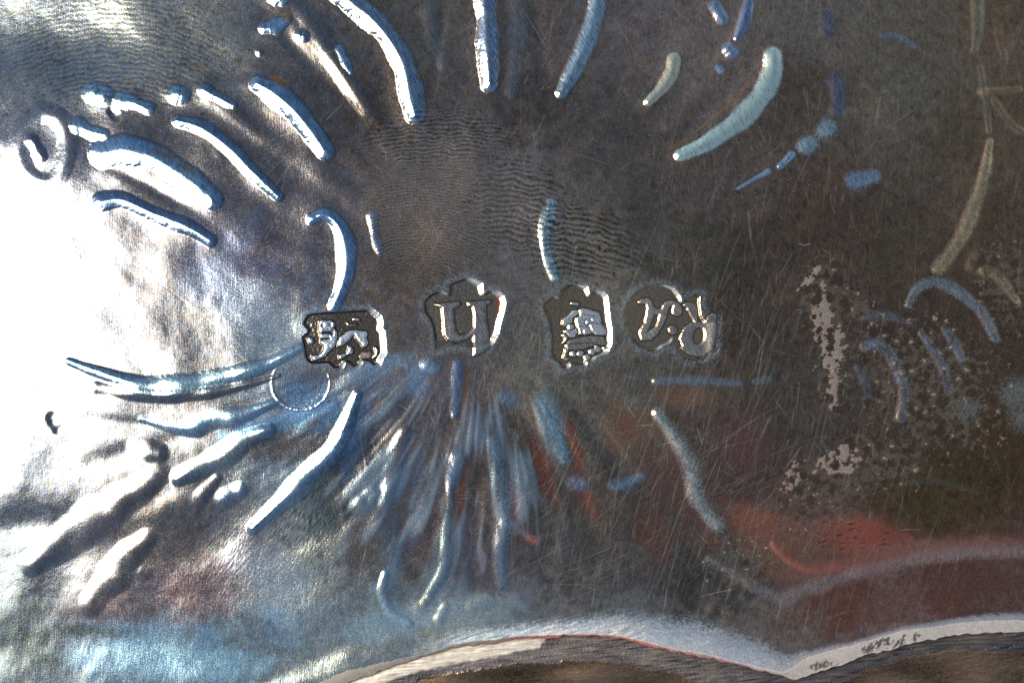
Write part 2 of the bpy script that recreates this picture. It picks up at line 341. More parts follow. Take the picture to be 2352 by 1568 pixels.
SW = np.zeros((NY, NX), np.float32); nS = fnoise(100, .25)
cross = fnoise(6, .5, 62, 9)                         # worn polish streaks over the ridges
cross2 = fnoise(5, .5, -68, 9)
for k, (name, pts, w, h, col, a, label) in enumerate(R):
    P = catmull(pts, 8)
    s_ = window(P, max(w) * 2.6 + 10)
    if s_[0].start >= s_[0].stop or s_[1].start >= s_[1].stop: continue
    d, t = seg_dist(P, s_)
    my = np.mean([p[1] for p in pts]); mx = np.mean([p[0] for p in pts])
    soft = float(np.clip((my - 800) / 120, 0, 1)) * (.9 if mx < 560 else .7 if mx < 760 else 1.0)
    if mx > 1850: soft = max(soft, .6)
    if my < 800 and mx < 1500: d = d * (1 - .10 * np.sin(t * 9 + k))
    wid = np.interp(t, np.linspace(0, 1, len(w)), w).astype(np.float32) * (1.08 + .35 * soft + (.025 * (1 - soft)) * n1[s_] + .07 * nS[s_] + .02 * n2[s_] * (1 - soft))
    u = d / wid
    h = h * (1 - .42 * soft) * (1.4 if mx > 1480 else .72 if (my > 960 and 850 < mx < 1320) else 1) * (1 - .38 * float(sm(650, 150, mx))) * (1 + .12 * np.sin(t * 7 + 2 * k) + .2 * soft * nS[s_])
    prof0 = np.where(u < 1, (1.0488 - np.sqrt(u * u + .1)) / .7326, 0) * .82
    prof1 = np.where(u < 1, (1 - np.minimum(u, 1) ** 2) ** 2, 0)
    prof = prof0 * (1 - soft) + prof1 * soft
    HT[s_] += (h * prof * np.clip(wid / (.8 * max(w)), .25, 1)).astype(np.float32)
    SW[s_] = np.maximum(SW[s_], (np.abs(h) * (1.3 if mx > 1480 else .5) * np.exp(-(d / (wid * 1.4)) ** 2)).astype(np.float32))
    # colour: the worn crest has lost its film
    m = a * (1 - .25 * soft) * (1 - sm(.6 - .45 * soft, 1.02, u + (.05 + .1 * soft) * n2[s_] + (.04 + .08 * soft) * cross[s_])) * (1 - .35 * soft * sm(-.5, 1.5, n2[s_] + n1[s_]))
    c = metal(col)[None, None, :] * np.clip(1 + .22 * cross[s_] + .13 * cross2[s_] + .12 * n3[s_], .45, 1.8)[..., None]
    COL[s_] = COL[s_] * (1 - m[..., None]) + m[..., None] * np.minimum(c, .95)
    ROU[s_] -= .05 * m
    if name != 'x':
        PARTS.append((name, 0, label))
        PID[s_][u < .98] = len(PARTS) - 1

HT += blur(SW, 9) * .6
# the petals fan out from the middle: soft radial swells, worn blue where they stand up
def bil0(A, x, y):
    u = np.clip((x - X0) / ST, 0, NX - 1.001); v = np.clip((y - Y0) / ST, 0, NY - 1.001)
    i = u.astype(int); j = v.astype(int); fu = u - i; fv = v - j
    return (A[j, i] * (1 - fu) + A[j, i + 1] * fu) * (1 - fv) + (A[j + 1, i] * (1 - fu) + A[j + 1, i + 1] * fu) * fv
rx_ = XX - 1085; ry_ = YY - 690; rr_ = np.hypot(rx_, ry_); th_ = np.arctan2(rx_, ry_) + .0003 * (rr_ - 300)
fa = bil0(fnoise(84, .35), 1200 + th_ * 340, 300 + rr_ * .22)
fb = bil0(fnoise(22, .4), 1200 + th_ * 340, 300 + rr_ * .12)
fr = sm(170, 300, rr_) * (1 - sm(560, 760, rr_)) * sm(0, .35, math.pi - np.abs(np.arctan2(rx_, ry_))) * (1 - sm(1380, 1450, YY))
lo_ = sm(740, 860, YY)
HT += (.55 * fa + .09 * fb * lo_) * fr * (lo_ + (1 - lo_) * sm(300, 430, rr_))
lowr = fr * sm(830, 930, YY) * (1 - sm(1150, 1330, XX)) * sm(420, 620, XX)
mix(metal((104, 132, 156)), .55 * lowr * sm(.1, 1.6, fa + .35 * fb))
mix(metal((132, 146, 156)), .35 * lowr * sm(.6, 1.6, fb + .3 * fa))
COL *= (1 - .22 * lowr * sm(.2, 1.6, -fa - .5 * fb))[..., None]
# shallow furrows fanning out between the flutes
for (cx, cy, rx, ry, rot, h_) in [(1010,90,14,120,8,-1.3),(1240,90,16,120,-6,-1.3),(1420,180,26,110,30,-1.5),(1640,240,26,110,45,-1.5),(1480,60,22,90,22,1.3),(1600,60,20,80,30,1.2),(690,120,20,130,-42,-1.5),(790,170,16,140,-36,1.4),(570,290,18,110,-55,1.3),(330,420,16,130,-62,-1.5),(1180,1130,26,120,-8,-1.4),(1090,1200,20,150,2,-1.6),(1360,1040,22,120,-30,1.4),(1440,1080,22,130,-32,-1.5),(1690,560,40,200,60,1.5),(1780,640,40,200,62,-1.5),(1900,480,40,160,40,1.4),(2060,250,70,90,0,2.4),(2120,480,50,150,25,-1.8),(940,1200,24,140,6,-1.5),(850,1300,40,70,0,1.6),(700,1240,90,30,-30,-1.6),(2200,1000,80,60,0,-2.0),(2050,1180,120,40,0,1.8),(1700,960,100,26,0,-1.4)]:
    a_ = math.radians(rot); u_ = ((XX - cx) * math.cos(a_) + (YY - cy) * math.sin(a_)) / rx; v_ = (-(XX - cx) * math.sin(a_) + (YY - cy) * math.cos(a_)) / ry
    HT += ((3.6 if cx > 1600 else 1.2 if cy < 1000 else .9) * h_ * np.exp(-(u_ * u_ + v_ * v_))).astype(np.float32)
# brown rust-like spots beside some flutes
for (cx, cy, rx, ry, rot, c) in [(643,186,24,8,28,(128,98,58)),(372,352,30,5,28,(128,100,62)),(425,385,26,5,32,(128,100,62)),(452,150,18,5,30,(122,100,66)),(655,36,10,9,0,(130,104,60)),(1560,330,30,4,-28,(92,76,60)),(1640,268,60,3,-40,(96,82,62)),(1700,215,40,3,-52,(96,82,62))]:
    mix(metal(c), .8 * blob(cx, cy, rx, ry, rot, .35, .1))

# ---------------------------------------------------------------- general unevenness of the hammered sheet
for (cx, cy, rx, ry, rot, c, a) in [(640,1210,70,110,20,(140,146,150),.7),(720,1330,60,120,10,(128,142,148),.6),(560,1230,50,60,0,(120,122,134),.5),(640,1420,120,60,0,(120,146,164),.5)]:
    mix(metal(c), a * blob(cx, cy, rx, ry, rot, .6, .1) * sm(-.8, 1.0, bD))
HT += .5 * fnoise(190, .3) + .055 * fnoise(52, .3) + .014 * fnoise(22, .35)
HT += (.006 * fnoise(9, .35) + .004 * fnoise(5, .35))
spk = fnoise(6.5, .35)
left = 1 - sm(150, 1000, XX)
HT += .15 * np.maximum(fnoise(4.2, .3) - 1.7, 0) * (.1 + 1.6 * left)          # tiny raised grains that glint near the sun's reflection
# creases of the bent lower left corner
def gau(cx, cy, rx, ry, rot=0):
    a = math.radians(rot); c, s = math.cos(a), math.sin(a)
    u = ((XX - cx) * c + (YY - cy) * s) / rx; v = (-(XX - cx) * s + (YY - cy) * c) / ry
    return np.exp(-(u * u + v * v))
HT -= 3.2 * sm(1385, 1500, YY + .03 * (XX - 300) + 10 * np.sin(XX / 140)) * (1 - sm(560, 820, XX))
for (cx, cy, rx, ry, rot, h) in [(60,1205,120,34,-6,-3),(330,1030,130,24,-16,-4),(290,975,120,18,8,-3),(150,1290,60,60,0,-5),(370,1170,90,34,-28,3),(470,1250,110,60,-30,-4),(330,640,60,36,30,-1.5),(210,330,46,60,0,-5),(120,600,60,30,40,-2),(40,900,50,60,0,3),(130,90,160,80,0,-9)]:
    HT += .7 * h * gau(cx, cy, rx, ry, rot)

# ---------------------------------------------------------------- fingerprints
def fprint(cx, cy, region, wl, amp, squash=1.0, rot=0, kk=.26):
    global HT
    a = math.radians(rot); c, s = math.cos(a), math.sin(a)
    u = (XX - cx) * c + (YY - cy) * s; v = (-(XX - cx) * s + (YY - cy) * c) / squash
    r = np.sqrt(u * u + v * v) + 2.2 * wob + .3 * n2
    ph = np.cos(2 * np.pi * r / wl + .28 * fnoise(40, .4))
    brk = np.clip(.75 + .35 * fnoise(16, .6), 0, 1.2)
    m = region * brk
    HT += amp * .5 * ph * m
    COL[:] *= (1 + kk * ph * m - .06 * m)[..., None]
wob = fnoise(80, .6)
fprint(235, 560, blob(260, 110, 260, 135, 6, .25), 12.2, .12, .95, 0, .34)
fprint(965, 690, blob(985, 500, 150, 150, 0, .25) * (1 - .3 * sm(560, 640, YY)), 9.5, .2, .72, 0, .6)
fprint(1010, 900, blob(1000, 320, 160, 62, 0, .3), 11.5, .24, .8, 0, .6)
fprint(1130, 900, blob(1180, 470, 110, 100, 25, .3), 12.0, .28, 1, 0, .6)
fprint(1240, 1050, blob(1330, 560, 125, 80, 8, .3), 13.0, .28, 1, 0, .65)
fprint(850, 560, blob(850, 440, 40, 120, 0, .4), 10, .12, 1.6, 0, .14)
# clean worn patch inside the whorl area
mix(metal((112,106,100)), .30 * blob(1000, 470, 170, 120, 0, .4))

# ---------------------------------------------------------------- tan stains with round holes on the right
stn = fnoise(34, .5) + .5 * fnoise(14, .5)
reg = np.maximum.reduce([blob(1895, 700, 44, 95, 0, .5), blob(1912, 870, 28, 70, 0, .5), blob(1960, 700, 80, 26, 20, .5), blob(2130, 880, 170, 120, 30, .5) * .75, blob(1910, 1110, 90, 62, -20, .5), blob(2010, 1060, 110, 60, 0, .5) * .8, blob(1850, 1170, 30, 50, 30, .5), blob(1700, 1300, 60, 60, 0, .5) * .6, blob(2310, 660, 60, 90, 0, .5) * .6])
hn = np.zeros((NY, NX), np.float32)
for _ in range(520):                                  # round spots eaten out of the stain
    cx = rng.uniform(1780, 2340); cy = rng.uniform(600, 1260); r_ = rng.uniform(3, 11)
    s_ = window(np.array([[cx, cy]]), r_ + 4)
    dd = np.hypot((XX[s_] - cx), (YY[s_] - cy) * rng.uniform(.7, 1.2)) - r_ - 1.2 * n2[s_]
    hn[s_] = np.maximum(hn[s_], 1 - sm(-1.2, 1.2, dd))
sm_ = sm(-.1, .12, stn + 2.2 * (reg - .62)) * (reg > .05) * (1 - hn)
grain = np.clip(1 + .28 * n3 + .15 * fnoise(4, .3), .4, 2)
mix(metal((84,77,70)) * grain[..., None], .7 * sm_)
core = sm(.1, .3, stn * .6 + 2.6 * (np.maximum.reduce([blob(1888, 720, 22, 60, 0, .4), blob(1912, 800, 26, 60, 0, .4), blob(1912, 905, 14, 36, 0, .4), blob(1828, 1085, 16, 46, 28, .4), blob(1930, 1060, 44, 30, -20, .4) * .8, blob(1853, 650, 8, 50, 40, .4)]) - .5)) * (1 - hn) * (reg > .08)

HT += .7 * blur(core, 2.5) + .25 * blur(sm_, 2.5)
ROU += .10 * core
mix(metal((52,44,40)), .55 * hn * (reg > .12))

# ---------------------------------------------------------------- scratches and specks
def splat(pts, val, target):
    u = (pts[:, 0] - X0) / ST; v = (pts[:, 1] - Y0) / ST
    ok = (u > 1) & (u < NX - 2) & (v > 1) & (v < NY - 2)
    u, v, val = u[ok], v[ok], (val[ok] if np.ndim(val) else np.full(ok.sum(), val))
    i = u.astype(int); j = v.astype(int); fu = u - i; fv = v - j
    for dj, di, w_ in ((0, 0, (1 - fu) * (1 - fv)), (0, 1, fu * (1 - fv)), (1, 0, (1 - fu) * fv), (1, 1, fu * fv)):
        np.add.at(target, (j + dj, i + di), w_ * val)
SCR = np.zeros((NY, NX), np.float32)
def lines(n, box, ang, spread, L, amp, bow=.04):
    for _ in range(n):
        x, y = rng.uniform(box[0], box[2]), rng.uniform(box[1], box[3])
        a = math.radians(rng.normal(ang, spread)); ln = max(16, L * math.exp(rng.normal(0, .6))); b = rng.normal(0, bow)
        t = np.arange(0, ln, 1.1)
        fade = np.sin(np.pi * np.clip(t / ln, 0, 1)) ** .5
        aa = a + b * t / max(ln, 1) * 2
        px = x + np.cumsum(np.cos(aa)) * 1.1; py = y - np.cumsum(np.sin(aa)) * 1.1
        splat(np.stack([px, py], 1), fade * amp * rng.gamma(1.6, .6), SCR)
lines(2600, (0,0,2352,1480), 90, 55, 26, .30)
lines(900, (1250,800,2352,1500), 74, 7, 60, .34)
lines(900, (1500,0,2352,800), 84, 10, 50, .26)
lines(330, (1150,800,1750,1450), 70, 8, 90, .36)
lines(250, (1100,1000,1750,1400), 32, 10, 80, .26)
lines(420, (400,0,1300,620), 65, 14, 80, .28)
lines(300, (400,0,1300,620), 118, 14, 60, .26)
lines(260, (0,430,700,1000), 40, 20, 60, .30)
lines(420, (560,880,1300,1400), 80, 18, 60, .28)
lines(420, (520,1080,800,1500), 112, 12, 60, .30)
lines(500, (0,1430,1000,1568), 14, 12, 80, .26)
lines(260, (1200,600,1800,900), 72, 10, 46, .30)
lines(300, (660,760,1300,1000), 88, 16, 40, .26)
lines(110, (0,0,2352,1500), 60, 60, 120, .3)
for (pts, v) in [([(608,460),(640,415),(690,350)], 1.6), ([(722,132),(775,112)], 1.2), ([(748,276),(785,240)], 1.0), ([(300,600),(420,690)], 1.3), ([(420,690),(520,770)], .9),
                 ([(250,1120),(262,1210),(270,1300)], 1.4), ([(940,1340),(1010,1300)], .8), ([(1835,560),(1848,563),(1862,559)], 1.6), ([(200,1290),(160,1350)],1.0),
                 ([(720,745),(770,740),(800,712)], .7), ([(950,1545),(1100,1512)], .4), ([(2218,915),(2224,924)], 2.2), ([(2010,690),(2006,705)], 2.), ([(1600,980),(1612,1020)], 1.)]:
    P = catmull(pts, 60) if len(pts) > 2 else np.array([np.array(pts[0]) + (np.array(pts[1]) - np.array(pts[0])) * t for t in np.linspace(0, 1, 130)])
    splat(P, v * .7, SCR)
# long fine curved hair scratches around the small circle
th = np.linspace(math.radians(-20), math.radians(215), 420)
CIR = np.stack([691 + 67 * np.cos(th), 880 + 61 * np.sin(th)], 1)
SCRb = np.clip(SCR, 0, 1.6)
PXc = metal((158,156,150))
mscr = np.clip(SCRb * .36, 0, .65)
hd = 1 - .55 * sm(1700, 2300, XX)
COL[:] = COL * (1 - (mscr * hd)[..., None]) + (mscr * hd)[..., None] * PXc
HT -= .07 * SCRb

dk = fnoise(5, .35)
COL[:] *= (1 - .35 * sm(1.9, 2.6, dk))[..., None]

# small punched circle beside the lion mark
s_ = window(CIR, 10); d, t = seg_dist(CIR[::8], s_)
ring = np.exp(-(d / 1.9) ** 2) * np.clip(.35 + .65 * np.sin(t * 3.1), .2, 1)
HT[s_] += .9 * ring * (1 + .4 * n2[s_])
COL[s_] = COL[s_] * (1 - .6 * ring[..., None]) + .6 * ring[..., None] * metal((170,176,182))
PARTS.append(('circle_scratch', 0, None)); PID[s_][ring > .3] = len(PARTS) - 1

# ---------------------------------------------------------------- hallmarks
def conv(px, ox, oy, s): return np.array(px, float) * s + np.array([ox, oy])
def dens(P, n=4):                       # round a traced outline a little
    return P
def stamp(name, label, outline, depth, wallL=3.2, wallR=12, floorc=(88,85,81), fade=None):
    P = outline
    s_ = window(P, 26)
    sd = blur_local(poly_sdf(P, s_), 1.3) + .25 * n2[s_]
    gy_, gx_ = np.gradient(blur_local(sd, 3.5), ST)
    g = np.hypot(gx_, gy_) + 1e-6
    nx = -gx_ / g; ny = -gy_ / g                 # outward direction (right wall: nx > 0)
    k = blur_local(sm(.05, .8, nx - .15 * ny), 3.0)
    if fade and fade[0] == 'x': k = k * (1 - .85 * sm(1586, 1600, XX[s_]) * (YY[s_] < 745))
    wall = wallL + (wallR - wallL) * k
    t = np.clip((sd + wall * .5 * k) / wall, 0, 1)
    if fade:
        q = XX[s_] if fade[0] == 'x' else YY[s_]
        fd = 1 - .93 * sm(fade[1], fade[2], q)
    else: fd = 1
    dep = t ** (1.25 - .25 * k)
    flat = sm(0, 1, dep)
    old = HT[s_].copy()
    base = blur_local(old, 14)
    # raised burr round the stamp
    HT[s_] = old * (1 - flat) + base * flat - depth * dep * fd + .35 * np.exp(-((sd + 5 + 3 * k) / 4.5) ** 2) * (1 - flat) * k
    n3l = n3[s_]
    fl = metal(floorc) * np.clip(1 + .07 * n2[s_] + .09 * n3l, .4, 1.7)[..., None]
    mfl = sm(.35, .95, dep) * fd
    COL[s_] = COL[s_] * (1 - .92 * mfl[..., None]) + .92 * mfl[..., None] * fl
    # grime and painted shade along the foot of the steep walls
    dirt_shade = np.exp(-((sd - 1.6) / 1.8) ** 2) * (1 - .9 * k) * fd
    COL[s_] *= (1 - .72 * dirt_shade[..., None])
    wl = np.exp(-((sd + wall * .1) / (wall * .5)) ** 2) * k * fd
    COL[s_] = COL[s_] * (1 - .8 * wl[..., None]) + .8 * wl[..., None] * metal((190,196,200))  # pale highlight painted on the walls that face the sun
    # worn blue rub round the outside
    ru = np.exp(-((sd + 9) / 6.5) ** 2) * (sd < 0) * np.clip(.55 + .3 * cross[s_] + .25 * n2[s_], 0, 1)
    COL[s_] = COL[s_] * (1 - .38 * ru[..., None]) + .38 * ru[..., None] * metal((128,146,160))
    HT[s_] += mfl * (1 - k) * (.07 * fnoise_cache[0][s_] + .035 * n3l)
    PARTS.append((name, 0, label)); pid = len(PARTS) - 1
    PID[s_][sd > -wall * .5 * k] = pid
    return pid
def blur_local(a, r):
    n = int(r * 2 / ST) + 1
    kx = np.exp(-.5 * (np.arange(-n, n + 1) * ST / r) ** 2); kx /= kx.sum()
    p = np.pad(a, n, mode='edge')
    p = np.apply_along_axis(lambda v: np.convolve(v, kx, 'valid'), 0, p)
    return np.apply_along_axis(lambda v: np.convolve(v, kx, 'valid'), 1, p)
fnoise_cache = [fnoise(12, .5)]
def relief(pid, name, P, h, bev=4.4, c=(150,160,170), holes=(), c_a=.8, rnd=False, label=None, hs=.62, gk=.5):
    s_ = window(P, 8)
    sd = poly_sdf(P, s_) + .25 * n2[s_]
    for H in holes: sd = np.minimum(sd, -poly_sdf(H, s_))
    t = np.clip((sd + 1.2) / bev, 0, 1)
    prof = np.sin(t * math.pi / 2) if rnd else (t * 1.15 - .15 * t ** 3).clip(0, 1)
    HT[s_] += hs * h * prof
    m = c_a * sm(0, 1.8, sd)
    cc = metal(c) * np.clip(1 + .18 * cross[s_] + .14 * n3[s_], .4, 1.8)[..., None]
    COL[s_] = COL[s_] * (1 - m[..., None]) + m[..., None] * cc
    dirt_shade = np.exp(-((sd + 2.2) / 1.7) ** 2)
    COL[s_] *= (1 - gk * dirt_shade[..., None])  # dark outline: dirt and shade painted round the raised figure
    if name:
        PARTS.append((name, pid, label)); PID[s_][sd > -.8] = len(PARTS) - 1
def ell(cx, cy, rx, ry, rot=0, n=16):
    a = np.linspace(0, 2 * math.pi, n, endpoint=False); r = math.radians(rot)
    x = rx * np.cos(a); y = ry * np.sin(a)
    return [(cx + u * math.cos(r) - v * math.sin(r), cy + u * math.sin(r) + v * math.cos(r)) for u, v in zip(x, y)]

c1 = lambda p: conv(p, 677.5, 689.0, .10984)
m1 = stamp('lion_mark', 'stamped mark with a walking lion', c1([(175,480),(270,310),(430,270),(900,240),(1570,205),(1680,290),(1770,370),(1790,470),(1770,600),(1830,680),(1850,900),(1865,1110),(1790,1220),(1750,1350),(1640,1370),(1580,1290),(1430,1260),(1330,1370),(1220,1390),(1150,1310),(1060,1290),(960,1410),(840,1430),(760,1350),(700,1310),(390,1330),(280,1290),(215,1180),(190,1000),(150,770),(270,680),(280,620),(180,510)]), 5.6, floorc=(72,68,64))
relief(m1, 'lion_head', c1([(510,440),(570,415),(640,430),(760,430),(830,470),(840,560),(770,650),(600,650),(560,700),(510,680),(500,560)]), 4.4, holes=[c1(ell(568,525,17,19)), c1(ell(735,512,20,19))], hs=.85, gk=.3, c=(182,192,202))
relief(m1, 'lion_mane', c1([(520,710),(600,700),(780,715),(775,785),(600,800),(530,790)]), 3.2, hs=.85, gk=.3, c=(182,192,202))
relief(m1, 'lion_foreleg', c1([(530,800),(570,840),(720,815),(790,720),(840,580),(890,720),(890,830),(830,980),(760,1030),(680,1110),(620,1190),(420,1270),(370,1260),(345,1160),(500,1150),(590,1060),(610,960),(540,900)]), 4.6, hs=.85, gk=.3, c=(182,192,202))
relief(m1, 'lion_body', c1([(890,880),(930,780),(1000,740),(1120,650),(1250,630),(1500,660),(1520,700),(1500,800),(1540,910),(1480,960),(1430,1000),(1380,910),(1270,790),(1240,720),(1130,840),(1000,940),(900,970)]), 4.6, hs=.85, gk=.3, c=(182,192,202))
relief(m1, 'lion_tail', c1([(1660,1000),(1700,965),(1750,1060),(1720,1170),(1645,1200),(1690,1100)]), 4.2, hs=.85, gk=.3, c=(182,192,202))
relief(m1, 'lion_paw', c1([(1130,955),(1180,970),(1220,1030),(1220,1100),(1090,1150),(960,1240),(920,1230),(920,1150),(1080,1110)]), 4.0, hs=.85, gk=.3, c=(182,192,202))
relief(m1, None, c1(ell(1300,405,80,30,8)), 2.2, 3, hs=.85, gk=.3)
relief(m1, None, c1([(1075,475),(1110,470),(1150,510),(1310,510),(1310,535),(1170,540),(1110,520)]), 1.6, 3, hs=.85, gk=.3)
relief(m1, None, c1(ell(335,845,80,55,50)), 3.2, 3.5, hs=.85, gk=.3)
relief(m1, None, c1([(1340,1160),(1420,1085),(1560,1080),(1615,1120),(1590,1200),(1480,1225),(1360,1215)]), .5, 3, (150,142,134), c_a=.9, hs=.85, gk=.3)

c2 = lambda p: conv(p, 964.6, 620.1, .13185)
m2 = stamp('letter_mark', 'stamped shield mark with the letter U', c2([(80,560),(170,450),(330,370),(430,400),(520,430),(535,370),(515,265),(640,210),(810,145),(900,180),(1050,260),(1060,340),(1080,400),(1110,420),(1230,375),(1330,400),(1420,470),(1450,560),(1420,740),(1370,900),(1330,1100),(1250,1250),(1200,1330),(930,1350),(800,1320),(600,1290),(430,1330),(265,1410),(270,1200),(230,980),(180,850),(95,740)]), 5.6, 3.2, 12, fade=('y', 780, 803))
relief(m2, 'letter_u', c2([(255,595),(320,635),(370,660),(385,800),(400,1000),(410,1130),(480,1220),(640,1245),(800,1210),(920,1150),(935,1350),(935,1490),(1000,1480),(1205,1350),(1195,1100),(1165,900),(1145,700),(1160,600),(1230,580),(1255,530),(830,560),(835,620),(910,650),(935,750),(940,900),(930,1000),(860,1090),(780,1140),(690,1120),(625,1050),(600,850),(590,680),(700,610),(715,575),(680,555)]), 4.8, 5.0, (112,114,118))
s_ = window(c2([(1200,400),(1480,1300)]), 5)
mcp = blob(*c2([(1380,600)])[0], 10, 26, -8, .4)
mix(metal((120,74,54)), .8 * mcp)

c3 = lambda p: conv(p, 1234.5, 637.4, .13917)
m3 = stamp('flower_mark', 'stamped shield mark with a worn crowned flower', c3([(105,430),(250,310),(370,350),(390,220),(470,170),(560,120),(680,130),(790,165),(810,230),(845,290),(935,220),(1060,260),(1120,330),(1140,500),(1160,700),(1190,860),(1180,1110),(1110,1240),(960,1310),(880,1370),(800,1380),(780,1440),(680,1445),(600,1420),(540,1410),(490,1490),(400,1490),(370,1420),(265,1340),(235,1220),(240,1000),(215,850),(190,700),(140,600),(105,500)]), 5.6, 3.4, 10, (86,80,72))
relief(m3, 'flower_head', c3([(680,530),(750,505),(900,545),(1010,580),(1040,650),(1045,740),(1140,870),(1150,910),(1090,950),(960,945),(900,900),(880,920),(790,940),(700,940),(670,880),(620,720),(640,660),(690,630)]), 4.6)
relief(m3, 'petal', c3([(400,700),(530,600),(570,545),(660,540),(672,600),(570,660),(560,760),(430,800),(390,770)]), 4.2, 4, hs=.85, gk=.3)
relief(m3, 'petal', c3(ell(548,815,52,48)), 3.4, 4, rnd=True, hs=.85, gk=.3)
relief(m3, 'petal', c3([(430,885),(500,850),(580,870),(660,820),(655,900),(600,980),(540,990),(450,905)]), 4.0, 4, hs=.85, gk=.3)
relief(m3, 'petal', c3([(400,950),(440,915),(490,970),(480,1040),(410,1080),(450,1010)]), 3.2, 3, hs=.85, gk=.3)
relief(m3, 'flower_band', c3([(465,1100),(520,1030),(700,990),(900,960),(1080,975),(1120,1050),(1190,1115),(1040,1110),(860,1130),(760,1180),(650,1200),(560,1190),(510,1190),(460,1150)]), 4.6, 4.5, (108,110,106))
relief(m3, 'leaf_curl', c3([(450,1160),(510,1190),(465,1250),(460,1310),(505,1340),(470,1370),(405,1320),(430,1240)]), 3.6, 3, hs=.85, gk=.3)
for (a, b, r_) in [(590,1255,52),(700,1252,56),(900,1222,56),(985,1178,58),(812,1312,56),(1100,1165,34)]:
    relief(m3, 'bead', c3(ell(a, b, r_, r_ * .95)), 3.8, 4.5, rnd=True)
relief(m3, None, c3(ell(622,432,76,26,6)), 2.4, 3)
# ring and furrows cut into the flower head
for pl, dd_ in [([(690,625),(800,610),(1000,640)], 1.6), ([(880,700),(800,690),(780,760),(840,790),(900,740),(1040,760)], 1.8), ([(700,800),(860,810),(890,900)], 1.4), ([(745,870),(750,940)], 1.5), ([(530,1100),(700,1080),(1000,1080)], 1.2)]:
    P = c3(pl); s_ = window(P, 6); d, t = seg_dist(P, s_); g_ = np.exp(-(d / 1.7) ** 2); HT[s_] -= dd_ * g_; COL[s_] *= (1 - .45 * g_[..., None])

c4 = lambda p: conv(p, 1424.0, 643.1, .1245)
m4 = stamp('initials_mark', 'stamped two lobed mark with worn script initials', c4([(90,640),(120,450),(220,290),(400,160),(600,95),(800,100),(960,160),(1050,270),(1120,400),(1300,320),(1470,285),(1460,430),(1490,650),(1560,765),(1740,750),(1750,900),(1750,1150),(1760,1260),(1640,1380),(1500,1440),(1330,1470),(1170,1430),(1070,1330),(1010,1180),(985,1060),(900,1150),(760,1220),(660,1290),(560,1300),(380,1230),(240,1110),(140,960),(95,800)]), 4.4, 3.6, 8, (86,82,76), fade=('x', 1612, 1642))
relief(m4, 'script_letter', c4([(320,400),(400,345),(520,340),(580,400),(600,480),(660,530),(745,540),(790,450),(830,400),(960,375),(1060,420),(1130,500),(1130,610),(1060,670),(960,630),(950,560),(970,470),(920,470),(870,560),(840,700),(770,850),(680,1000),(560,1100),(390,1110),(340,980),(360,900),(440,780),(470,640),(490,520),(460,440),(340,430)]), 3.9, 4.6, (124,124,122), holes=[c4([(620,635),(710,635),(690,750),(640,870),(490,970),(520,890),(590,720)])])
relief(m4, 'dot', c4(ell(965,918,76,86,-20)), 3.6, 5, (110,106,100), rnd=True)
relief(m4, 'script_letter', c4([(1150,465),(1200,415),(1300,410),(1390,450),(1415,530),(1410,740),(1440,775),(1560,770),(1600,690),(1700,600),(1760,640),(1770,900),(1740,1150),(1700,1300),(1550,1390),(1400,1400),(1250,1360),(1150,1290),(1090,1240),(1140,1210),(1085,1080),(1130,950),(1180,870),(1300,790),(1360,770),(1290,660),(1200,490)]), 3.9, 4.6, (104,106,110), holes=[c4(ell(1435,1030,112,165,12))])
# outer arc of the second lobe
P = c4([(1170,1470),(1330,1500),(1500,1480),(1700,1380),(1800,1290)]); s_ = window(P, 8); d, t = seg_dist(P, s_); g_ = np.exp(-(d / 2) ** 2); HT[s_] -= 1.2 * g_

# ---------------------------------------------------------------- the edge: rolled band, copper line, wall
band = sm(0, 1, np.clip((YY - EUP) / np.maximum(ELO - EUP, 1), 0, 1))
inb = (YY > EUP) & (YY <= ELO + 3)
HT += 3.0 * sm(70, 0, dE) * (dE > 0) + 3.0 * (dE <= 0)
HT -= np.where(dE <= 0, 2.4 * band ** 2, 0)
bc = np.stack([np.interp(XX, [700,1000,1110,1180,1300,1480,1560,1700,1800,1860,2352], v) for v in ([142,138,132,150,168,176,164,150,170,186,188],[132,128,120,104,100,112,120,120,160,176,178],[118,114,106,88,86,100,112,116,154,166,170])], -1)
bcl = np.clip(lin(bc) * .72 * np.array([1.06, 1, .88]) * (1 + .05 * n2 + .05 * brr)[..., None], .01, .8)
SKF = np.stack([np.interp(XX, SKX, c) for c in SKC], -1).astype(np.float32)
COL /= SKF
COL *= np.array([.98, 1, 1.05], np.float32)
COL /= np.maximum(COL.max(-1, keepdims=True) / .95, 1)          # a film reflects at most all of the light, hue kept
mc = .85 * core[..., None]
COL[:] = COL * (1 - mc) + mc * np.array([.135, .12, .098], np.float32) * grain[..., None]
MET -= .7 * core
ROU += .2 * core
COL[:] = np.where(inb[..., None], bcl, COL); MET[inb] = .25; ROU[inb] = .5
for (x, y, rx, ry, rot) in [(2002,1492,15,9,-30),(2024,1481,10,6,-60),(2042,1476,12,9,30),(2078,1476,4,15,20),(2066,1482,4,11,40),(2108,1466,4,12,8),(1890,1530,26,7,-12),(2116,1463,4,3,0)]:
    mix((.03, .022, .015), .85 * blob(x, y, rx, ry, rot, .2, .22, n2) * inb)

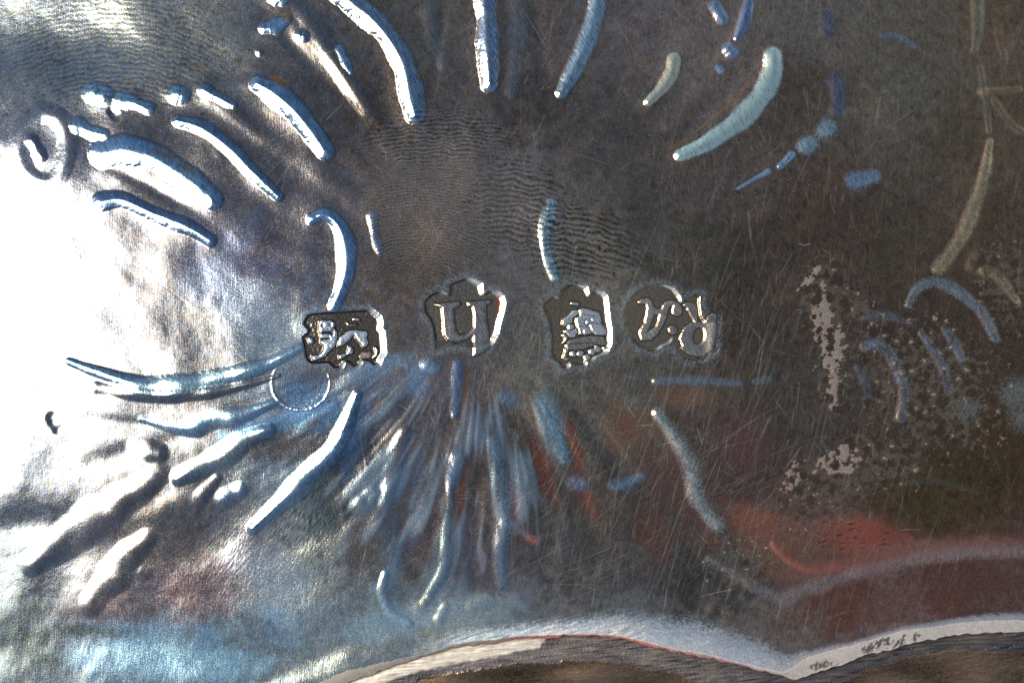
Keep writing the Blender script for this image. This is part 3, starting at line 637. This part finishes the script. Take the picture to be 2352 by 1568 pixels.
# ---------------------------------------------------------------- meshes
mats = {}
def make_mat():
    m = bpy.data.materials.new('tarnished_silver'); m.use_nodes = True
    nt = m.node_tree; N = nt.nodes; L = nt.links
    N.clear()
    out = N.new('ShaderNodeOutputMaterial'); b = N.new('ShaderNodeBsdfPrincipled'); L.new(b.outputs[0], out.inputs[0])
    a1 = N.new('ShaderNodeAttribute'); a1.attribute_name = 'film'
    a2 = N.new('ShaderNodeAttribute'); a2.attribute_name = 'finish'
    a3 = N.new('ShaderNodeAttribute'); a3.attribute_name = 'relief_normal'
    tc = N.new('ShaderNodeTexCoord')
    n1_ = N.new('ShaderNodeTexNoise'); n1_.inputs['Scale'].default_value = 150; n1_.inputs['Detail'].default_value = 4; L.new(tc.outputs['Object'], n1_.inputs['Vector'])
    mp = N.new('ShaderNodeMapping'); mp.inputs['Rotation'].default_value = (0, 0, math.radians(-15)); mp.inputs['Scale'].default_value = (240, 12, 30); L.new(tc.outputs['Object'], mp.inputs['Vector'])
    n2_ = N.new('ShaderNodeTexNoise'); n2_.inputs['Scale'].default_value = 1.0; n2_.inputs['Detail'].default_value = 3; L.new(mp.outputs[0], n2_.inputs['Vector'])
    ad = N.new('ShaderNodeMath'); ad.operation = 'ADD'; L.new(n1_.outputs['Fac'], ad.inputs[0]); L.new(n2_.outputs['Fac'], ad.inputs[1])
    mr = N.new('ShaderNodeMapRange'); mr.inputs['From Min'].default_value = .6; mr.inputs['From Max'].default_value = 1.4; mr.inputs['To Min'].default_value = .86; mr.inputs['To Max'].default_value = 1.14
    L.new(ad.outputs[0], mr.inputs['Value'])
    vm = N.new('ShaderNodeVectorMath'); vm.operation = 'SCALE'; L.new(a1.outputs['Color'], vm.inputs[0]); L.new(mr.outputs[0], vm.inputs['Scale'])
    vo = N.new('ShaderNodeTexVoronoi'); vo.inputs['Scale'].default_value = 62; L.new(tc.outputs['Object'], vo.inputs['Vector'])
    sc1 = N.new('ShaderNodeSeparateColor'); L.new(vo.outputs['Color'], sc1.inputs[0])
    g1 = N.new('ShaderNodeMath'); g1.operation = 'MULTIPLY'; g1.inputs[1].default_value = .30; L.new(sc1.outputs[0], g1.inputs[0])
    g2 = N.new('ShaderNodeMath'); g2.operation = 'SUBTRACT'; g2.inputs[1].default_value = .13; L.new(g1.outputs[0], g2.inputs[0])
    g3 = N.new('ShaderNodeMath'); g3.operation = 'LESS_THAN'; L.new(vo.outputs['Distance'], g3.inputs[0]); L.new(g2.outputs[0], g3.inputs[1])
    g4 = N.new('ShaderNodeMath'); g4.operation = 'MULTIPLY'; g4.inputs[1].default_value = .42; L.new(g3.outputs[0], g4.inputs[0])
    mxs = N.new('ShaderNodeMix'); mxs.data_type = 'RGBA'; L.new(g4.outputs[0], mxs.inputs['Factor']); L.new(vm.outputs[0], mxs.inputs['A']); mxs.inputs['B'].default_value = (.75, .62, .52, 1)
    L.new(mxs.outputs['Result'], b.inputs['Base Color'])
    sp_ = N.new('ShaderNodeSeparateColor'); L.new(a2.outputs['Color'], sp_.inputs[0])
    rr = N.new('ShaderNodeMapRange'); rr.inputs['From Min'].default_value = .35; rr.inputs['From Max'].default_value = .65; rr.inputs['To Min'].default_value = -.04; rr.inputs['To Max'].default_value = .06
    L.new(n1_.outputs['Fac'], rr.inputs['Value'])
    ra = N.new('ShaderNodeMath'); ra.operation = 'ADD'; L.new(sp_.outputs[0], ra.inputs[0]); L.new(rr.outputs[0], ra.inputs[1])
    L.new(ra.outputs[0], b.inputs['Roughness']); L.new(sp_.outputs[1], b.inputs['Metallic'])
    vt = N.new('ShaderNodeVectorTransform'); vt.vector_type = 'NORMAL'; vt.convert_from = 'OBJECT'; vt.convert_to = 'WORLD'
    L.new(a3.outputs['Vector'], vt.inputs[0])
    bp = N.new('ShaderNodeBump'); bp.inputs['Strength'].default_value = 1; bp.inputs['Distance'].default_value = .0002
    L.new(ad.outputs[0], bp.inputs['Height']); L.new(vt.outputs[0], bp.inputs['Normal']); L.new(bp.outputs[0], b.inputs['Normal'])
    return m
MAT = make_mat()

def macro(x, y):                                   # the domed body under the ornament
    t = np.clip((y - 940) / 480, 0, 1)
    return -.5 * 2.0e-4 * (x - 1250) ** 2 - .5 * 2.0e-4 * (y - 750) ** 2 - 26 * t * t * (3 - 2 * t) * (1 - sm(100, 1150, x)) - 22 * sm(0, 1, np.clip((430 - y) / 430, 0, 1.6)) * (1 - sm(60, 800, x))

def bil(A, x, y):
    u = np.clip((x - X0) / ST, 0, NX - 1.001); v = np.clip((y - Y0) / ST, 0, NY - 1.001)
    i = u.astype(int); j = v.astype(int); fu = u - i; fv = v - j
    if A.ndim == 3: fu = fu[..., None]; fv = fv[..., None]
    return (A[j, i] * (1 - fu) + A[j, i + 1] * fu) * (1 - fv) + (A[j + 1, i] * (1 - fu) + A[j + 1, i + 1] * fu) * fv

def grow(a, step, n=26, g=1.22):
    o = []; s = step
    for _ in range(n):
        s *= g; a += s; o.append(a)
    return o
MS = 2.1                                            # mesh pitch; the stamped marks get half of it
gxf = np.concatenate([np.arange(-56, 668, MS), np.arange(668, 1668, MS / 2), np.arange(1668, 2410, MS)])
gX = np.concatenate([np.array(grow(0, -MS))[::-1] + gxf[0], gxf, np.array(grow(0, MS)) + gxf[-1]])
gX = gX[(gX > -1400) & (gX < 3800)]
YS, YT = 1380.0, 1470.0
gyf = np.concatenate([np.arange(-56, 630, MS), np.arange(630, 850, MS / 2), np.arange(850, YT + .01, MS)])
gY = np.concatenate([np.array(grow(0, -MS))[::-1] + gyf[0], gyf]); gY = gY[gY > -1200]
GX, GY = np.meshgrid(gX, gY)
el = np.interp(gX, xs, ELO[0]); el[gX < xs[0]] = e_lo(gX[gX < xs[0]]); el[gX > xs[-1]] = e_lo(gX[gX > xs[-1]])
tt = np.clip((GY - YS) / (YT - YS), 0, None)
GY2 = np.where(GY > YS, YS + tt * (el[None, :] - YS), GY)

def to_obj(name, parent, X, Y, Z, NRM, film, fin, faces, mat=MAT):
    used = np.unique(faces); remap = np.zeros(X.size, np.int64); remap[used] = np.arange(len(used))
    f = remap[faces].astype(np.int32)
    me = bpy.data.meshes.new(name)
    me.vertices.add(len(used)); me.loops.add(f.size); me.polygons.add(len(f))
    V = np.stack([(X.ravel()[used] - W0 / 2) * K, (H0 / 2 - Y.ravel()[used]) * K, Z.ravel()[used] * K], 1).astype(np.float32)
    me.vertices.foreach_set('co', V.ravel())
    me.loops.foreach_set('vertex_index', f.ravel())
    me.polygons.foreach_set('loop_start', np.arange(0, f.size, 4, dtype=np.int32))
    me.polygons.foreach_set('use_smooth', np.ones(len(f), bool))
    me.update(calc_edges=True)
    a = me.attributes.new('film', 'FLOAT_COLOR', 'POINT')
    c = np.ones((len(used), 4), np.float32); c[:, :3] = film.reshape(-1, 3)[used]; a.data.foreach_set('color', c.ravel())
    a = me.attributes.new('finish', 'FLOAT_COLOR', 'POINT')
    c = np.ones((len(used), 4), np.float32); c[:, :2] = fin.reshape(-1, 2)[used]; a.data.foreach_set('color', c.ravel())
    a = me.attributes.new('relief_normal', 'FLOAT_VECTOR', 'POINT')
    a.data.foreach_set('vector', NRM.reshape(-1, 3)[used].astype(np.float32).ravel())
    me.materials.append(mat)
    o = bpy.data.objects.new(name, me); sc.collection.objects.link(o); o.parent = parent
    return o

def normals(X, Y, Z):
    """analytic normals of a structured grid (world orientation: y up in the picture)"""
    V = np.stack([X, -Y, Z], -1)
    du = np.gradient(V, axis=1); dv = np.gradient(V, axis=0)
    n = np.cross(dv, du); n /= np.linalg.norm(n, axis=-1, keepdims=True)
    n *= np.sign(n[..., 2:3])
    return n

def quads(ny, nx):
    i = np.arange(ny * nx).reshape(ny, nx)
    return np.stack([i[1:, :-1], i[1:, 1:], i[:-1, 1:], i[:-1, :-1]], -1)

root = bpy.data.objects.new('silver_dish', None)
sc.collection.objects.link(root)
root.location = (0, 0, 0)
HT[:] = blur(HT, .9)
root['label'] = 'tarnished embossed silver dish with four stamped hallmarks and a scalloped edge'
root['category'] = 'dish'

hz = bil(HT, GX, GY2)
far = np.maximum(np.maximum(-60 - GX, GX - 2412), np.maximum(-60 - GY2, 0)).clip(0) / 300
Z = macro(GX, GY2) + hz * np.exp(-far)
film = np.clip(bil(COL, GX, GY2), .004, .97)
fin = np.stack([np.clip(bil(ROU, GX, GY2), .12, .7), bil(MET, GX, GY2)], -1)
NR = normals(GX, GY2, Z)
Q = quads(*GX.shape)
cxm = .5 * (GX[:-1, :-1] + GX[1:, 1:]); cym = .5 * (GY2[:-1, :-1] + GY2[1:, 1:])
ii = np.clip(np.round((cxm - X0) / ST).astype(int), 0, NX - 1); jj = np.clip(np.round((cym - Y0) / ST).astype(int), 0, NY - 1)
pid = PID[jj, ii].copy()
pid[(cxm < -60) | (cxm > 2415) | (cym < -60)] = 0
PARTS.append(('edge_band', 0, 'pale rolled band along the scalloped edge'))
pid[cym > e_up(cxm)] = len(PARTS) - 1
objs = {}
for k, (name, par, label) in enumerate(PARTS):
    sel = Q[pid == k]
    if len(sel) < 4: continue
    p = root if not par else objs.get(par, root)
    o = to_obj(name, p, GX, GY2, Z, NR, film, fin, sel)
    if label: o['label'] = label
    objs[k] = o

# wall of the sheet's cut edge: a real strip dropping to the base
LOWZ = -7.0
nx = len(gX); rows = 5
ze = Z[-1]; WX = np.repeat(gX[None], rows, 0)
WY = el[None, :] + np.array([0, .7, 1.0, .8, .2])[:, None]
WZ = ze[None, :] + np.array([0, -1.2, -3, -6, -12])[:, None]
wf = np.zeros((rows, nx, 3)); cu = lin((150, 84, 66)) * 1.5; br_ = lin((104, 84, 66))
kcu = np.interp(gX, [1080, 1180, 1560, 1700, 1850], [0, 1, 1, .55, .35])[:, None]
wf[:] = (cu * kcu + br_ * (1 - kcu))[None]
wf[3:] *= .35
to_obj('cut_edge', root, WX, WY, WZ, normals(WX, WY + np.arange(rows)[:, None] * .02, WZ), wf, np.stack([np.full(WX.shape, .5), np.full(WX.shape, .4)], -1), quads(rows, nx).reshape(-1, 4))['label'] = 'thin coppery cut edge of the sheet'

# the lower layer under the scalloped edge: filler, grime, brown base
uy = np.concatenate([np.arange(0, 130, 1.75), 130 + np.array(grow(0, MS, 22, 1.25))])
UX = np.repeat(gX[None], len(uy), 0); UO = np.repeat(uy[:, None], len(gX), 1)
UY = el[None, :] - 1.0 + UO
def un(A): return bil(A, UX, UY)
nl = fnoise(90, .4, -4, 3); ns = fnoise(9, .6, -6, 11); nb = fnoise(15, .8)
NLl, NSs, NBb, N3b, N2b = un(nl), un(ns), un(nb), un(n3), un(n2)
d1 = np.interp(gX, [780,860,1000,1150,1240,1262,1400,1500,1700,1830,2352], [36,34,38,34,26,-6,-8,-8,-8,-8,-8])[None, :] + 1.5 * NLl
d2 = np.interp(gX, [780,900,1000,1150,1300,1450,1550,1700,1800,1832,1900,2000,2100,2200,2352], [44,60,54,56,58,58,52,62,50,60,46,40,34,34,56])[None, :] + 2.5 * NLl + 1.2 * NBb
kp = sm(-3.0, 5.0, UO - d2); kg = sm(-4, 4, UO - d1) * (1 - kp); kf = 1 - kp - kg
zb = macro(UX, UY) - 15 + 2.6 * np.exp(-((UO - d1 * .62) / (d1 * .35 + 3)) ** 2) * sm(8, 24, d1 + 0 * UO) + 0.8 * kp * (1 - .5 * sm(0, 30, UO - d2)) + (.16 * NSs) * (kf + kg) + .18 * NBb * kg + .03 * NSs * kp + 1.2 * NLl * kp
fc = lin((150, 138, 118)) * (1 + .16 * NSs + .07 * N3b)[..., None] * 1.5
gc = (lin((84, 74, 64)) * (1 + .34 * NSs + .15 * N3b + .15 * NLl)[..., None]).clip(.004, .6)
rght = sm(1500, 1850, UX)[..., None]
gc = gc * (1 - .45 * rght) 
crust = np.exp(-((UO - d2 + 5) / 4.5) ** 2)[..., None] * sm(-.2, .8, NBb + .5)[..., None]
gc = gc * (1 - .55 * crust) + .55 * crust * lin((36, 44, 54))
pc = lin((98, 90, 83)) / np.stack([np.interp(UX, SKX, c) for c in SKC], -1) * .40 * (1 + .09 * NSs + .10 * N3b + .12 * NBb + .22 * NLl)[..., None]
SC2 = un(SCR)[..., None]
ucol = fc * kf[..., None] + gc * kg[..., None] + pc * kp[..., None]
ucol = ucol * (1 + .35 * np.clip(un(fnoise(5, .5, -5, 14)) - .8, 0, 1.5))[..., None]
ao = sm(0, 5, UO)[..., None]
ucol = ucol * (.30 + .70 * ao)  # contact shade and gathered dirt beside the wall, painted into the colour
ufin = np.stack([.42 - .14 * kp, .15 + .8 * kp], -1)
NU = normals(UX, UY, zb)
QU = quads(*UX.shape); uc = UO[:-1, :-1] + .9
cls = np.where(uc > d2[:-1, :-1], 2, np.where(uc > d1[:-1, :-1], 1, 0))
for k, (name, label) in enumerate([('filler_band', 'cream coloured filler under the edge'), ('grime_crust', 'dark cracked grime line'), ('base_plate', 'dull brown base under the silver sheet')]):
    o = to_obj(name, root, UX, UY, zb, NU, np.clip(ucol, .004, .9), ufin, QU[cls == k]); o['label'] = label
